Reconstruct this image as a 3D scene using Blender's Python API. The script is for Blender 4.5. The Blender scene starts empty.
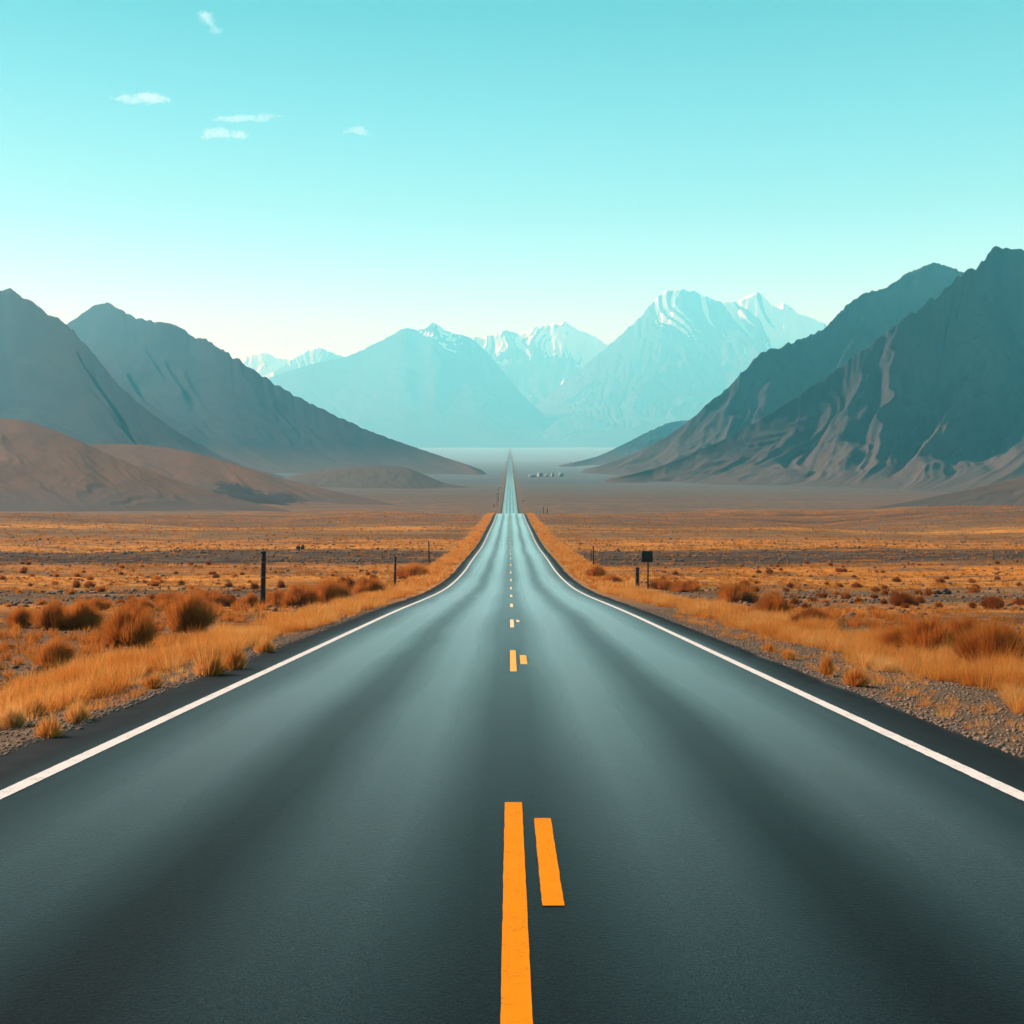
import bpy, math, random
import numpy as np
random.seed(7)
RNG = np.random.default_rng(11)
S = bpy.context.scene
COL = S.collection
R = math.radians

# ------------------------------------------------------------------ camera, sky, sun, exposure
F, HX, HY, EYE = 1100.0, 510.0, 440.0, 1.68      # focal length in pixels, vanishing column, horizon row, eye height
cam_d = bpy.data.cameras.new('camera')
cam = bpy.data.objects.new('camera', cam_d); COL.objects.link(cam)
cam.location = (0, 0, EYE); cam.rotation_euler = (R(90), 0, 0)
cam_d.sensor_width = 36; cam_d.lens = 36 * F / 1024
cam_d.shift_x = (512 - HX) / 1024; cam_d.shift_y = -(512 - HY) / 1024
cam_d.clip_start = 0.05; cam_d.clip_end = 90000
S.camera = cam

SUN_AZ, SUN_EL = -66.0, 34.0                      # degrees from straight ahead (left is negative), height
W = bpy.data.worlds.new('World'); S.world = W; W.use_nodes = True
wn = W.node_tree.nodes; wl = W.node_tree.links; wn.clear()
sky = wn.new('ShaderNodeTexSky'); sky.sky_type = 'NISHITA'; sky.sun_disc = False
sky.sun_elevation = R(SUN_EL); sky.sun_rotation = R(SUN_AZ); sky.altitude = 1500
sky.air_density = 1.0; sky.dust_density = 0.3; sky.ozone_density = 1.0
tc = wn.new('ShaderNodeTexCoord'); sp = wn.new('ShaderNodeSeparateXYZ'); wl.new(tc.outputs['Generated'], sp.inputs[0])
tint = wn.new('ShaderNodeValToRGB'); e = tint.color_ramp.elements      # teal colour of this sky, paler towards the horizon
e[0].position = 0.0; e[0].color = (1.1, 2.7, 2.75, 1)
e[1].position = 1.0; e[1].color = (0.10, 0.26, 0.24, 1)
for p_, c_ in ((0.10, (1.25, 2.15, 2.0)), (0.20, (0.66, 0.90, 0.77)), (0.36, (0.145, 0.40, 0.35))):
    q = e.new(p_); q.color = (*c_, 1)
wl.new(sp.outputs['Z'], tint.inputs[0])
grade = wn.new('ShaderNodeMix'); grade.data_type = 'RGBA'; grade.blend_type = 'MULTIPLY'
grade.inputs['Factor'].default_value = 1.0
wl.new(tint.outputs[0], grade.inputs[7])
bg = wn.new('ShaderNodeBackground'); bg.inputs['Strength'].default_value = 0.084
wo = wn.new('ShaderNodeOutputWorld')
wl.new(sky.outputs['Color'], grade.inputs[6]); wl.new(grade.outputs[2], bg.inputs['Color'])
wl.new(bg.outputs[0], wo.inputs['Surface'])

sun_d = bpy.data.lights.new('sun', 'SUN'); sun_d.energy = 5.0; sun_d.angle = R(0.53); sun_d.color = (1, 0.96, 0.89)
sun = bpy.data.objects.new('sun', sun_d); COL.objects.link(sun)
sun.rotation_euler = (R(90 - SUN_EL), 0, R(180 - SUN_AZ)); sun.location = (0, 0, 60)

S.view_settings.view_transform = 'Standard'; S.view_settings.look = 'None'
S.view_settings.gamma = 1; S.view_settings.use_curve_mapping = False
S.view_settings.exposure = 0.85
cy = S.cycles
cy.use_denoising = True; cy.max_bounces = 12; cy.diffuse_bounces = 3; cy.glossy_bounces = 3
cy.transmission_bounces = 4; cy.volume_bounces = 8; cy.transparent_max_bounces = 8
cy.sample_clamp_indirect = 6.0

HAZE_DENSITY = 1.9e-4
HAZE_COLOR = (0.16, 0.77, 1.0)

# ------------------------------------------------------------------ helpers
def pchip(xs, ys, x):
    xs = np.asarray(xs, float); ys = np.asarray(ys, float); x = np.asarray(x, float)
    h = np.diff(xs); d = np.diff(ys) / h
    m = np.empty_like(ys); m[0] = d[0]; m[-1] = d[-1]
    for i in range(1, len(xs) - 1):
        if d[i-1] * d[i] <= 0: m[i] = 0
        else:
            w1 = 2*h[i] + h[i-1]; w2 = h[i] + 2*h[i-1]
            m[i] = (w1 + w2) / (w1/d[i-1] + w2/d[i])
    k = np.clip(np.searchsorted(xs, x) - 1, 0, len(xs) - 2)
    t = (x - xs[k]) / h[k]
    out = ((1+2*t)*(1-t)**2*ys[k] + t*(1-t)**2*h[k]*m[k] + t*t*(3-2*t)*ys[k+1] + t*t*(t-1)*h[k]*m[k+1])
    out = np.where(x < xs[0], ys[0] + m[0]*(x - xs[0]), out)
    return np.where(x > xs[-1], ys[-1] + m[-1]*(x - xs[-1]), out)

def _hash(ix, iy, seed):
    h = (ix.astype(np.int64) * 374761393 + iy.astype(np.int64) * 668265263 + seed * 974634777) & 0x7fffffff
    h = ((h ^ (h >> 13)) * 1274126177) & 0x7fffffff
    return ((h ^ (h >> 16)) & 0xffff) / 65535.0

def perlin(x, y, seed=0):
    x = np.asarray(x, float); y = np.asarray(y, float)
    ix = np.floor(x); iy = np.floor(y); fx = x - ix; fy = y - iy
    def g(ox, oy):
        a = _hash(ix + ox, iy + oy, seed) * 2 * np.pi
        return np.cos(a) * (fx - ox) + np.sin(a) * (fy - oy)
    sx = fx**3*(fx*(fx*6-15)+10); sy = fy**3*(fy*(fy*6-15)+10)
    a = g(0,0) + sx*(g(1,0)-g(0,0)); b = g(0,1) + sx*(g(1,1)-g(0,1))
    return (a + sy*(b-a)) * 1.5

def fbm(x, y, octv=4, seed=0, gain=0.5):
    s = 0; a = 1.0; f = 1.0
    for i in range(octv):
        s = s + a*perlin(np.asarray(x)*f, np.asarray(y)*f, seed+i*17); a *= gain; f *= 2.03
    return s

# road profile: drop below the eye against distance, read off the narrowing of the edge lines
_Z = [-60, -30, 0, 30, 66, 88, 104, 147, 198, 244, 305, 335, 400, 460, 528, 700, 1200, 2200, 3300, 5000, 8000, 19000]
_D = [-4.74, -1.53, 1.68, 4.89, 8.74, 10.45, 11.4, 14.0, 16.2, 18.2, 20.5, 22.8, 29.6, 33.3, 35.0, 36.6, 40.2, 47.0, 52.5, 55.5, 58, 60]
def prof(Y): return EYE - pchip(_Z, _D, Y)

def gz(X, Y):
    X = np.asarray(X, float); Y = np.asarray(Y, float)
    a = np.abs(X)
    z = prof(Y)
    out = np.clip((a - 4.4) / 3.0, 0, 1)
    z = z - 0.03 - 0.22*out*np.clip(1.2 - Y/400, 0.3, 1)
    far = np.clip((a - 5) / 40.0, 0, 1)
    z = z + fbm(X*0.35, Y*0.35, 3, 5)*0.05*out
    z = z + fbm(X*0.03, Y*0.03, 3, 9)*0.55*far*np.clip(1.0 - Y/1500, 0.4, 1)
    z = z + fbm(X*0.011, Y*0.008, 3, 29)*2.4*np.clip((a-12)/60, 0, 1)*np.clip((Y-150)/120, 0, 1)*np.clip((520-Y)/150, 0, 1)
    z = z + fbm(X*0.0035, Y*0.0035, 3, 23)*np.clip((a-30)/300, 0, 1)*np.clip((Y-350)/500, 0, 1)*1.2
    return z

def at(px, py, Z): return ((px-HX)/F*Z, Z, EYE - (py-HY)/F*Z)

def ground_hit(px, py):
    """distance at which the ground is seen under a picture row"""
    Zs = np.concatenate([np.linspace(3.5, 305, 3000), np.linspace(500, 3300, 3000)])
    X = (px-HX)/F*Zs
    rows = HY + F*(EYE - gz(X, Zs))/Zs
    k = np.nonzero(rows <= py)[0]
    return float(Zs[k[0]]) if len(k) else 3300.0

def mesh_obj(name, verts, faces, mat=None, parent=None, smooth=False):
    me = bpy.data.meshes.new(name)
    verts = np.asarray(verts, np.float32)
    if isinstance(faces, tuple):                    # (loop indices, loop counts) arrays
        li, lc = faces
    else:
        lc = np.array([len(f) for f in faces], np.int32)
        li = np.array([i for f in faces for i in f], np.int32)
    me.vertices.add(len(verts)); me.vertices.foreach_set('co', verts.ravel())
    me.loops.add(len(li)); me.loops.foreach_set('vertex_index', np.asarray(li, np.int32))
    me.polygons.add(len(lc))
    st = np.concatenate([[0], np.cumsum(lc)[:-1]]).astype(np.int32)
    me.polygons.foreach_set('loop_start', st)
    if smooth: me.polygons.foreach_set('use_smooth', np.ones(len(lc), bool))
    me.update(calc_edges=True); me.validate()
    if mat: me.materials.append(mat)
    o = bpy.data.objects.new(name, me); COL.objects.link(o)
    if parent: o.parent = parent
    return o

def tag(o, label=None, cat=None, group=None, kind=None):
    if label: o['label'] = label
    if cat: o['category'] = cat
    if group: o['group'] = group
    if kind: o['kind'] = kind
    return o

def grid_faces(nu, nv):
    i = np.arange(nu-1)[:, None]*nv + np.arange(nv-1)[None, :]
    q = np.stack([i, i+nv, i+nv+1, i+1], -1).reshape(-1, 4)
    return (q.ravel(), np.full(len(q), 4, np.int32))

class MB:
    def __init__(s): s.v = []; s.f = []
    def add(s, v, f):
        b = len(s.v); s.v += [tuple(p) for p in v]; s.f += [tuple(i+b for i in q) for q in f]
    def box(s, c, d, taper=1.0, bev=0.0, rz=0.0):
        x, y, z = d[0]/2, d[1]/2, d[2]/2
        t = taper; b = min(bev, x*.45, y*.45)
        def ring(w, h, zz):
            if b <= 0: return [(-w,-h,zz),(w,-h,zz),(w,h,zz),(-w,h,zz)]
            return [(-w+b,-h,zz),(w-b,-h,zz),(w,-h+b,zz),(w,h-b,zz),(w-b,h,zz),(-w+b,h,zz),(-w,h-b,zz),(-w,-h+b,zz)]
        v = ring(x, y, -z); n = len(v)
        v += ring(x*t, y*t, z-b)
        v += ring(x*t-b, y*t-b, z) if b > 0 else []
        m = len(v)//n
        f = [tuple(range(n))[::-1], tuple(range((m-1)*n, m*n))]
        for k in range(m-1):
            for i in range(n): f.append((k*n+i, k*n+(i+1)%n, (k+1)*n+(i+1)%n, (k+1)*n+i))
        cs, sn = math.cos(rz), math.sin(rz)
        s.add([(c[0]+p[0]*cs-p[1]*sn, c[1]+p[0]*sn+p[1]*cs, c[2]+p[2]) for p in v], f)
    def tube(s, pts, r, n=8):
        v = []; f = []
        P = [np.array(p, float) for p in pts]
        rs = r if isinstance(r, (list, tuple)) else [r]*len(P)
        for k, p in enumerate(P):
            d = P[min(k+1, len(P)-1)] - P[max(k-1, 0)]; d /= np.linalg.norm(d) + 1e-9
            a = np.cross(d, (0.13, 0.9, 0.4)); a /= np.linalg.norm(a) + 1e-9; b = np.cross(d, a)
            for i in range(n):
                t = 2*math.pi*i/n; v.append(p + rs[k]*(math.cos(t)*a + math.sin(t)*b))
        for k in range(len(P)-1):
            for i in range(n): f.append((k*n+i, k*n+(i+1)%n, (k+1)*n+(i+1)%n, (k+1)*n+i))
        f.append(tuple(range(n))[::-1]); f.append(tuple(range((len(P)-1)*n, len(P)*n)))
        s.add(v, f)
    def build(s, name, mat, parent=None, smooth=False): return mesh_obj(name, s.v, s.f, mat, parent, smooth)

# ------------------------------------------------------------------ materials
def new_mat(name):
    m = bpy.data.materials.new(name); m.use_nodes = True
    n = m.node_tree.nodes; l = m.node_tree.links
    return m, n, l, n['Principled BSDF']
def noise(n, l, vec, scale, detail=4, rough=0.55, dist=0.0):
    t = n.new('ShaderNodeTexNoise'); t.inputs['Scale'].default_value = scale
    t.inputs['Detail'].default_value = detail; t.inputs['Roughness'].default_value = rough
    t.inputs['Distortion'].default_value = dist
    if vec is not None: l.new(vec, t.inputs['Vector'])
    return t.outputs['Fac']
def ramp(n, l, fac, stops, interp='LINEAR'):
    r = n.new('ShaderNodeValToRGB'); e = r.color_ramp.elements; r.color_ramp.interpolation = interp
    while len(e) < len(stops): e.new(0.5)
    for k, (p, c) in enumerate(stops):
        e[k].position = p; e[k].color = (*c, 1) if len(c) == 3 else c
    l.new(fac, r.inputs[0]); return r.outputs[0]
def g3(v): return (v, v, v)
def mix(n, l, fac, a, b, mode='MIX'):
    x = n.new('ShaderNodeMix'); x.data_type = 'RGBA'; x.blend_type = mode
    for sock, val in ((x.inputs['Factor'], fac), (x.inputs[6], a), (x.inputs[7], b)):
        if isinstance(val, (int, float)): sock.default_value = val
        elif isinstance(val, tuple): sock.default_value = (*val, 1)
        else: l.new(val, sock)
    return x.outputs[2]
def math_(n, l, op, a, b=None, clamp=False):
    x = n.new('ShaderNodeMath'); x.operation = op; x.use_clamp = clamp
    for k, val in enumerate((a, b)):
        if val is None: continue
        if isinstance(val, (int, float)): x.inputs[k].default_value = val
        else: l.new(val, x.inputs[k])
    return x.outputs[0]
def mapping(n, l, vec, scale=(1,1,1)):
    m = n.new('ShaderNodeMapping'); m.inputs['Scale'].default_value = scale; l.new(vec, m.inputs['Vector']); return m.outputs[0]
def pos(n): return n.new('ShaderNodeNewGeometry').outputs['Position']
def bump(n, l, bsdf, h, strength, dist):
    b = n.new('ShaderNodeBump'); b.inputs['Strength'].default_value = strength; b.inputs['Distance'].default_value = dist
    l.new(h, b.inputs['Height']); l.new(b.outputs[0], bsdf.inputs['Normal']); return b

def m_plain(name, col, rough=0.8, var=0.3, scale=20):
    m, n, l, b = new_mat(name)
    f = noise(n, l, pos(n), scale, 4)
    c = mix(n, l, f, tuple(x*(1-var) for x in col), tuple(min(1, x*(1+var)) for x in col))
    l.new(c, b.inputs['Base Color']); b.inputs['Roughness'].default_value = rough
    return m

def m_blade(name, cols, trans=0.45, scale=1.3):
    """dry plant fibre: diffuse plus light let through from behind"""
    m, n, l, b = new_mat(name); n.remove(b)
    p = pos(n)
    f = noise(n, l, p, scale, 2); f2 = noise(n, l, p, 23.0, 1)
    f = math_(n, l, 'ADD', math_(n, l, 'MULTIPLY', f, 0.65), math_(n, l, 'MULTIPLY', f2, 0.35))
    cols = [tuple(0.84*x for x in q) for q in cols]
    c = ramp(n, l, f, [(0.32, cols[0]), (0.5, cols[1]), (0.68, cols[2])])
    d = n.new('ShaderNodeBsdfDiffuse'); t = n.new('ShaderNodeBsdfTranslucent'); mx = n.new('ShaderNodeMixShader')
    l.new(c, d.inputs[0]); l.new(c, t.inputs[0]); mx.inputs[0].default_value = trans
    l.new(d.outputs[0], mx.inputs[1]); l.new(t.outputs[0], mx.inputs[2])
    l.new(mx.outputs[0], n['Material Output'].inputs['Surface'])
    return m

# asphalt: polished wheel paths, duller oil-stained lane centres, rough outer shoulder
def m_asphalt():
    m, n, l, b = new_mat('asphalt')
    p = pos(n); sx = n.new('ShaderNodeSeparateXYZ'); l.new(p, sx.inputs[0])
    ax = math_(n, l, 'ABSOLUTE', sx.outputs['X'])
    wob = noise(n, l, mapping(n, l, p, (0.5, 0.02, 1)), 1.0, 3)
    axw = math_(n, l, 'ADD', ax, math_(n, l, 'MULTIPLY', math_(n, l, 'SUBTRACT', wob, 0.5), 0.5))
    u = math_(n, l, 'DIVIDE', axw, 5.0)
    wheel = ramp(n, l, u, [(0.0, g3(0.12)), (0.05, g3(0.15)), (0.16, g3(1)), (0.23, g3(0.9)), (0.325, g3(0.05)), (0.37, g3(0.05)),
                           (0.46, g3(0.9)), (0.55, g3(0.95)), (0.66, g3(0.15)), (0.735, g3(0.05)), (0.78, g3(0.0))])
    fine = noise(n, l, p, 45, 3, 0.7); grain = noise(n, l, p, 120, 3, 0.75); patch = noise(n, l, mapping(n, l, p, (1, .12, 1)), 0.9, 4)
    c = mix(n, l, wheel, (0.0045, 0.006, 0.0072), (0.0065, 0.0125, 0.0155))  # teal of the reflected sky painted into the wheel-path base colour
    c = mix(n, l, math_(n, l, 'MULTIPLY', math_(n, l, 'SUBTRACT', patch, 0.45, True), 0.9), c, (0.010, 0.013, 0.014))
    sp = ramp(n, l, grain, [(0.40, g3(0.2)), (0.52, g3(1.0)), (0.62, g3(3.2))])
    c = mix(n, l, 1.0, c, sp, 'MULTIPLY')
    sh = ramp(n, l, math_(n, l, 'DIVIDE', axw, 5.0), [(0.72, g3(0)), (0.77, g3(0.7)), (0.83, g3(1))])
    c = mix(n, l, sh, c, mix(n, l, fine, (0.005, 0.0075, 0.0095), (0.015, 0.020, 0.023)))
    l.new(c, b.inputs['Base Color'])
    rg = math_(n, l, 'SUBTRACT', 0.43, math_(n, l, 'MULTIPLY', wheel, 0.21))
    l.new(math_(n, l, 'ADD', rg, math_(n, l, 'MULTIPLY', sh, 0.40)), b.inputs['Roughness'])
    b.inputs['Specular IOR Level'].default_value = 0.04
    dust = math_(n, l, 'ADD', math_(n, l, 'MULTIPLY', wheel, 0.50), 0.55)                # road dust
    dust = math_(n, l, 'MULTIPLY', dust, math_(n, l, 'SUBTRACT', 1.0, math_(n, l, 'MULTIPLY', sh, 0.9)))
    l.new(dust, b.inputs['Sheen Weight']); l.new(math_(n, l, 'ADD', math_(n, l, 'MULTIPLY', wheel, 0.035), 0.15), b.inputs['Sheen Roughness'])
    b.inputs['Sheen Tint'].default_value = (0.90, 1.0, 0.97, 1)
    h = math_(n, l, 'ADD', math_(n, l, 'MULTIPLY', grain, 0.6), fine)
    bump(n, l, b, h, 0.45, 0.004)
    return m

def m_paint(name, col, worn):
    m, n, l, b = new_mat(name); p = pos(n)
    f = noise(n, l, p, 60, 5, 0.65); f2 = noise(n, l, p, 6, 3)
    w = ramp(n, l, math_(n, l, 'ADD', math_(n, l, 'MULTIPLY', f, 0.7), math_(n, l, 'MULTIPLY', f2, 0.3)), [(0.37, g3(1)), (0.44, g3(0))])
    c = mix(n, l, f2, tuple(x*0.86 for x in col), col)
    c = mix(n, l, math_(n, l, 'MULTIPLY', w, 0.75), c, worn)
    l.new(c, b.inputs['Base Color']); b.inputs['Roughness'].default_value = 0.8; b.inputs['Specular IOR Level'].default_value = 0.05
    bump(n, l, b, f, 0.3, 0.004)
    return m

def m_ground():
    m, n, l, b = new_mat('dry_ground'); p = pos(n)
    sx = n.new('ShaderNodeSeparateXYZ'); l.new(p, sx.inputs[0]); X, Y = sx.outputs['X'], sx.outputs['Y']
    ax = math_(n, l, 'ABSOLUTE', X)
    # zones of the plain follow the distance with wavy borders
    wv = noise(n, l, mapping(n, l, p, (0.35, 1, 1)), 0.07, 4)
    Yw = math_(n, l, 'ADD', Y, math_(n, l, 'MULTIPLY', math_(n, l, 'SUBTRACT', wv, 0.5), math_(n, l, 'MULTIPLY', Y, 0.22)))
    gold, och, grey, dk, brn = (0.56, 0.245, 0.028), (0.44, 0.17, 0.016), (0.118, 0.09, 0.052), (0.058, 0.034, 0.018), (0.20, 0.11, 0.038)
    z = math_(n, l, 'DIVIDE', Yw, 330.0)
    zone = ramp(n, l, z, [(0.0, grey), (0.06, grey), (0.085, brn), (0.125, och), (0.145, grey), (0.19, grey), (0.215, gold), (0.295, och),
                          (0.315, dk), (0.40, dk), (0.425, gold), (0.50, och), (0.53, brn), (0.60, brn), (0.63, gold), (0.68, brn),
                          (0.80, (0.15, 0.075, 0.035)), (0.88, (0.22, 0.10, 0.035)), (0.94, (0.24, 0.12, 0.042)), (1.0, (0.20, 0.105, 0.045))])
    # streaks lying across the valley
    st = noise(n, l, mapping(n, l, p, (0.10, 1, 1)), 0.16, 6, 0.65)
    streak = ramp(n, l, st, [(0.35, g3(0.50)), (0.5, g3(1.0)), (0.66, g3(1.35))])
    zone = mix(n, l, 1.0, zone, streak, 'MULTIPLY')
    # patches of bare stones and of grass
    pt = noise(n, l, mapping(n, l, p, (0.5, 1, 1)), 0.28, 5, 0.6)
    zone = mix(n, l, ramp(n, l, pt, [(0.52, g3(0)), (0.60, g3(0.75))]), zone, grey)
    zone = mix(n, l, ramp(n, l, pt, [(0.36, g3(0.7)), (0.43, g3(0))]), zone, och)
    # stones and clods
    v = n.new('ShaderNodeTexVoronoi'); v.inputs['Scale'].default_value = 9.0; l.new(p, v.inputs['Vector'])
    v2 = n.new('ShaderNodeTexVoronoi'); v2.inputs['Scale'].default_value = 38.0; l.new(p, v2.inputs['Vector'])
    f1 = noise(n, l, p, 3.2, 6, 0.7)
    zone = mix(n, l, 1.0, zone, ramp(n, l, f1, [(0.36, g3(0.40)), (0.5, g3(1.0)), (0.62, g3(1.5))]), 'MULTIPLY')
    # gravel beside the road
    gr = mix(n, l, v2.outputs['Color'], (0.07, 0.05, 0.032), (0.24, 0.175, 0.11))
    gr = mix(n, l, 1.0, gr, ramp(n, l, f1, [(0.3, g3(0.7)), (0.7, g3(1.2))]), 'MULTIPLY')
    axw = math_(n, l, 'ADD', ax, math_(n, l, 'MULTIPLY', math_(n, l, 'SUBTRACT', pt, 0.5), 3.0))
    gm = ramp(n, l, math_(n, l, 'DIVIDE', axw, 20.0), [(0.31, g3(1)), (0.37, g3(0))])
    nearm = ramp(n, l, math_(n, l, 'DIVIDE', Y, 100.0), [(0.35, g3(1)), (0.6, g3(0))])
    straw = (0.40, 0.22, 0.075)
    side = mix(n, l, nearm, mix(n, l, f1, straw, (0.45, 0.20, 0.05)), gr)
    side = mix(n, l, ramp(n, l, math_(n, l, 'DIVIDE', Y, 1000.0), [(0.3, g3(0)), (0.5, g3(1))]), side, (0.16, 0.10, 0.06))
    c = mix(n, l, gm, zone, side)
    # the valley floor beyond the brow
    vf = noise(n, l, mapping(n, l, p, (0.25, 1, 1)), 0.008, 6, 0.6)
    val = ramp(n, l, vf, [(0.35, (0.045, 0.042, 0.042)), (0.52, (0.072, 0.062, 0.056)), (0.68, (0.10, 0.078, 0.062))])
    far = ramp(n, l, math_(n, l, 'DIVIDE', Y, 5000.0), [(0.13, g3(0)), (0.55, g3(1))])      # distant haze painted as pale teal on the far valley floor
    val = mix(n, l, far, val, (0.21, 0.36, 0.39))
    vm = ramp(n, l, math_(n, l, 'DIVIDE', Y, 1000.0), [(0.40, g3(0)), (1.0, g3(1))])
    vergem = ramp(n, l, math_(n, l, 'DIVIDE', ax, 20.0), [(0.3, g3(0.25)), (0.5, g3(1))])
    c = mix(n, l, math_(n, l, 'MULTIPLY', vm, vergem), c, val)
    c = mix(n, l, 1.0, c, (0.80, 0.80, 0.80), 'MULTIPLY')
    l.new(c, b.inputs['Base Color']); b.inputs['Roughness'].default_value = 0.95
    b.inputs['Specular IOR Level'].default_value = 0.15
    h = math_(n, l, 'ADD', math_(n, l, 'MULTIPLY', v.outputs['Distance'], 0.6), math_(n, l, 'MULTIPLY', v2.outputs['Distance'], 0.3))
    h = math_(n, l, 'ADD', h, f1)
    bump(n, l, b, h, 0.8, 0.06)
    return m

def m_mountain(name, base, lit, snow=0.0, stony=1.0, uscale=26.0, fan=0.0, dark_patch=None):
    m, n, l, b = new_mat(name); p = pos(n)
    uv = n.new('ShaderNodeUVMap').outputs[0]
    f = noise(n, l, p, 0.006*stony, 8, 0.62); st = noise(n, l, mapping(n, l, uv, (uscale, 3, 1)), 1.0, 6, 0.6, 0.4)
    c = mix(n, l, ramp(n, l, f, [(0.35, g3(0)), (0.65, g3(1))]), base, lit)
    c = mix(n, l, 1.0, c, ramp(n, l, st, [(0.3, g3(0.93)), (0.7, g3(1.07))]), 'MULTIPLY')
    if snow:
        # snow kept in the gullies (mask worked out with the relief), its border broken by noise
        at_ = n.new('ShaderNodeAttribute'); at_.attribute_name = 'snow'
        sn = noise(n, l, mapping(n, l, uv, (uscale*4, 30, 1)), 1.0, 4, 0.65)
        on = ramp(n, l, math_(n, l, 'ADD', at_.outputs['Fac'], math_(n, l, 'MULTIPLY', math_(n, l, 'SUBTRACT', sn, 0.5), 0.35)), [(0.47, g3(0)), (0.54, g3(1))])
        c = mix(n, l, on, c, (0.84, 0.93, 0.96))
    if fan:                                       # pale sediment fans spread from the gullies onto the plain
        ab = n.new('ShaderNodeAttribute'); ab.attribute_name = 'above'
        fv = math_(n, l, 'ADD', math_(n, l, 'DIVIDE', ab.outputs['Fac'], fan), math_(n, l, 'MULTIPLY', math_(n, l, 'SUBTRACT', st, 0.5), 0.6))
        c = mix(n, l, ramp(n, l, fv, [(0.05, g3(1)), (1.0, g3(0))]), c, (0.078, 0.06, 0.05))
    if dark_patch:                                      # a dark oval patch on the slope, its border broken by noise
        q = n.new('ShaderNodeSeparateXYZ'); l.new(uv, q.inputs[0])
        du = math_(n, l, 'DIVIDE', math_(n, l, 'SUBTRACT', q.outputs['X'], dark_patch[0]), dark_patch[2])
        dv = math_(n, l, 'DIVIDE', math_(n, l, 'SUBTRACT', q.outputs['Y'], dark_patch[1]), dark_patch[3])
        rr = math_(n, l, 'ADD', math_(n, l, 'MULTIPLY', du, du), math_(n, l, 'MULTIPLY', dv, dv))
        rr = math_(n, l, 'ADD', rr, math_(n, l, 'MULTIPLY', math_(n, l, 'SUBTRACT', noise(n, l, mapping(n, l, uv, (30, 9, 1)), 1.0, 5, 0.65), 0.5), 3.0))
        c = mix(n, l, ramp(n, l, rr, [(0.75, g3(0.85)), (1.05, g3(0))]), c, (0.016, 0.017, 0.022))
    l.new(c, b.inputs['Base Color']); b.inputs['Roughness'].default_value = 0.95; b.inputs['Specular IOR Level'].default_value = 0.1
    bump(n, l, b, f, 0.35, 8.0*stony**-0.5)
    return m

M = {}
M['asphalt'] = m_asphalt()
M['white'] = m_paint('white_paint', (0.66, 0.70, 0.67), (0.16, 0.16, 0.155))
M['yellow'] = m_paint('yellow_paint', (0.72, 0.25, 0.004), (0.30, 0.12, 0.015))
M['yellow_glare_mid'] = m_paint('yellow_paint_glare_mid', (0.74, 0.46, 0.11), (0.25, 0.16, 0.06))  # same yellow, part of the road glare painted in
M['yellow_glare_far'] = m_paint('yellow_paint_glare_far', (0.74, 0.66, 0.43), (0.25, 0.22, 0.15))  # same yellow with strong distance glare painted into the colour
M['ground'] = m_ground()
M['grass'] = m_blade('straw_grass', [(0.56, 0.20, 0.035), (0.74, 0.34, 0.075), (0.85, 0.54, 0.20)], 0.55, 0.7)
M['plain_grass'] = m_blade('plain_grass_mat', [(0.22, 0.075, 0.016), (0.52, 0.21, 0.034), (0.70, 0.34, 0.07)], 0.45, 0.35)
M['rust'] = m_blade('rust_foliage', [(0.42, 0.14, 0.028), (0.58, 0.215, 0.042), (0.68, 0.29, 0.065)], 0.55, 1.6)
M['dark_rust'] = m_blade('dark_rust_foliage', [(0.22, 0.07, 0.02), (0.34, 0.11, 0.026), (0.46, 0.16, 0.036)], 0.5, 1.6)
M['twig'] = m_plain('twig_bark', (0.045, 0.026, 0.022), 0.9, 0.4, 40)
M['stone'] = m_plain('stone', (0.13, 0.08, 0.05), 0.9, 0.8, 17)
M['gravel'] = m_plain('gravel_stone', (0.19, 0.14, 0.092), 0.9, 0.85, 31)
M['boulder'] = m_plain('dark_boulder', (0.045, 0.036, 0.032), 0.9, 0.5, 6)
M['post'] = m_plain('weathered_post', (0.020, 0.012, 0.009), 0.85, 0.5, 25)
M['steel'] = m_plain('dark_steel', (0.012, 0.010, 0.010), 0.8, 0.3, 12)
M['rusty'] = m_plain('rusty_post', (0.085, 0.035, 0.020), 0.8, 0.5, 20)
M['wire'] = m_plain('fence_wire_metal', (0.30, 0.27, 0.24), 0.5, 0.3, 30)
M['housewall'] = m_plain('whitewash', (0.34, 0.36, 0.36), 0.8, 0.05, 1)
M['houseroof'] = m_plain('pale_roof', (0.26, 0.28, 0.28), 0.6, 0.1, 1)
M['window'] = m_plain('window_dark', (0.05, 0.06, 0.07), 0.2, 0.1, 1)
M['reflector'] = m_plain('reflector_grey', (0.45, 0.45, 0.45), 0.4, 0.1, 1)

# ------------------------------------------------------------------ ground sheet and road
def spaced(a, b, n, p): return a + (b-a)*np.linspace(0, 1, n)**p
Yrows = np.concatenate([np.arange(-60, 0, 4), np.arange(0, 40, 0.2), np.arange(40, 60, 0.5), np.arange(60, 320, 2.0), np.arange(320, 700, 6.0),
                        np.geomspace(700, 18600, 120)])
xa = np.concatenate([[0, 3.0, 4.0, 4.12, 4.42, 4.6], np.arange(5.0, 12, 0.5), np.arange(12, 40, 1.5), np.arange(40, 160, 5), np.geomspace(160, 10600, 60)])
Xc = np.concatenate([-xa[:0:-1], xa])
XX, YY = np.meshgrid(Xc, Yrows, indexing='ij')
ZZ = gz(XX, YY)
ZZ = np.where(np.abs(XX) < 4.06, prof(YY) - 0.25 - np.clip(YY, 0, 3000)*2e-4, ZZ)
ground = mesh_obj('ground', np.stack([XX, YY, ZZ], -1).reshape(-1, 3), grid_faces(len(Xc), len(Yrows)), M['ground'], None, True)
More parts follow.
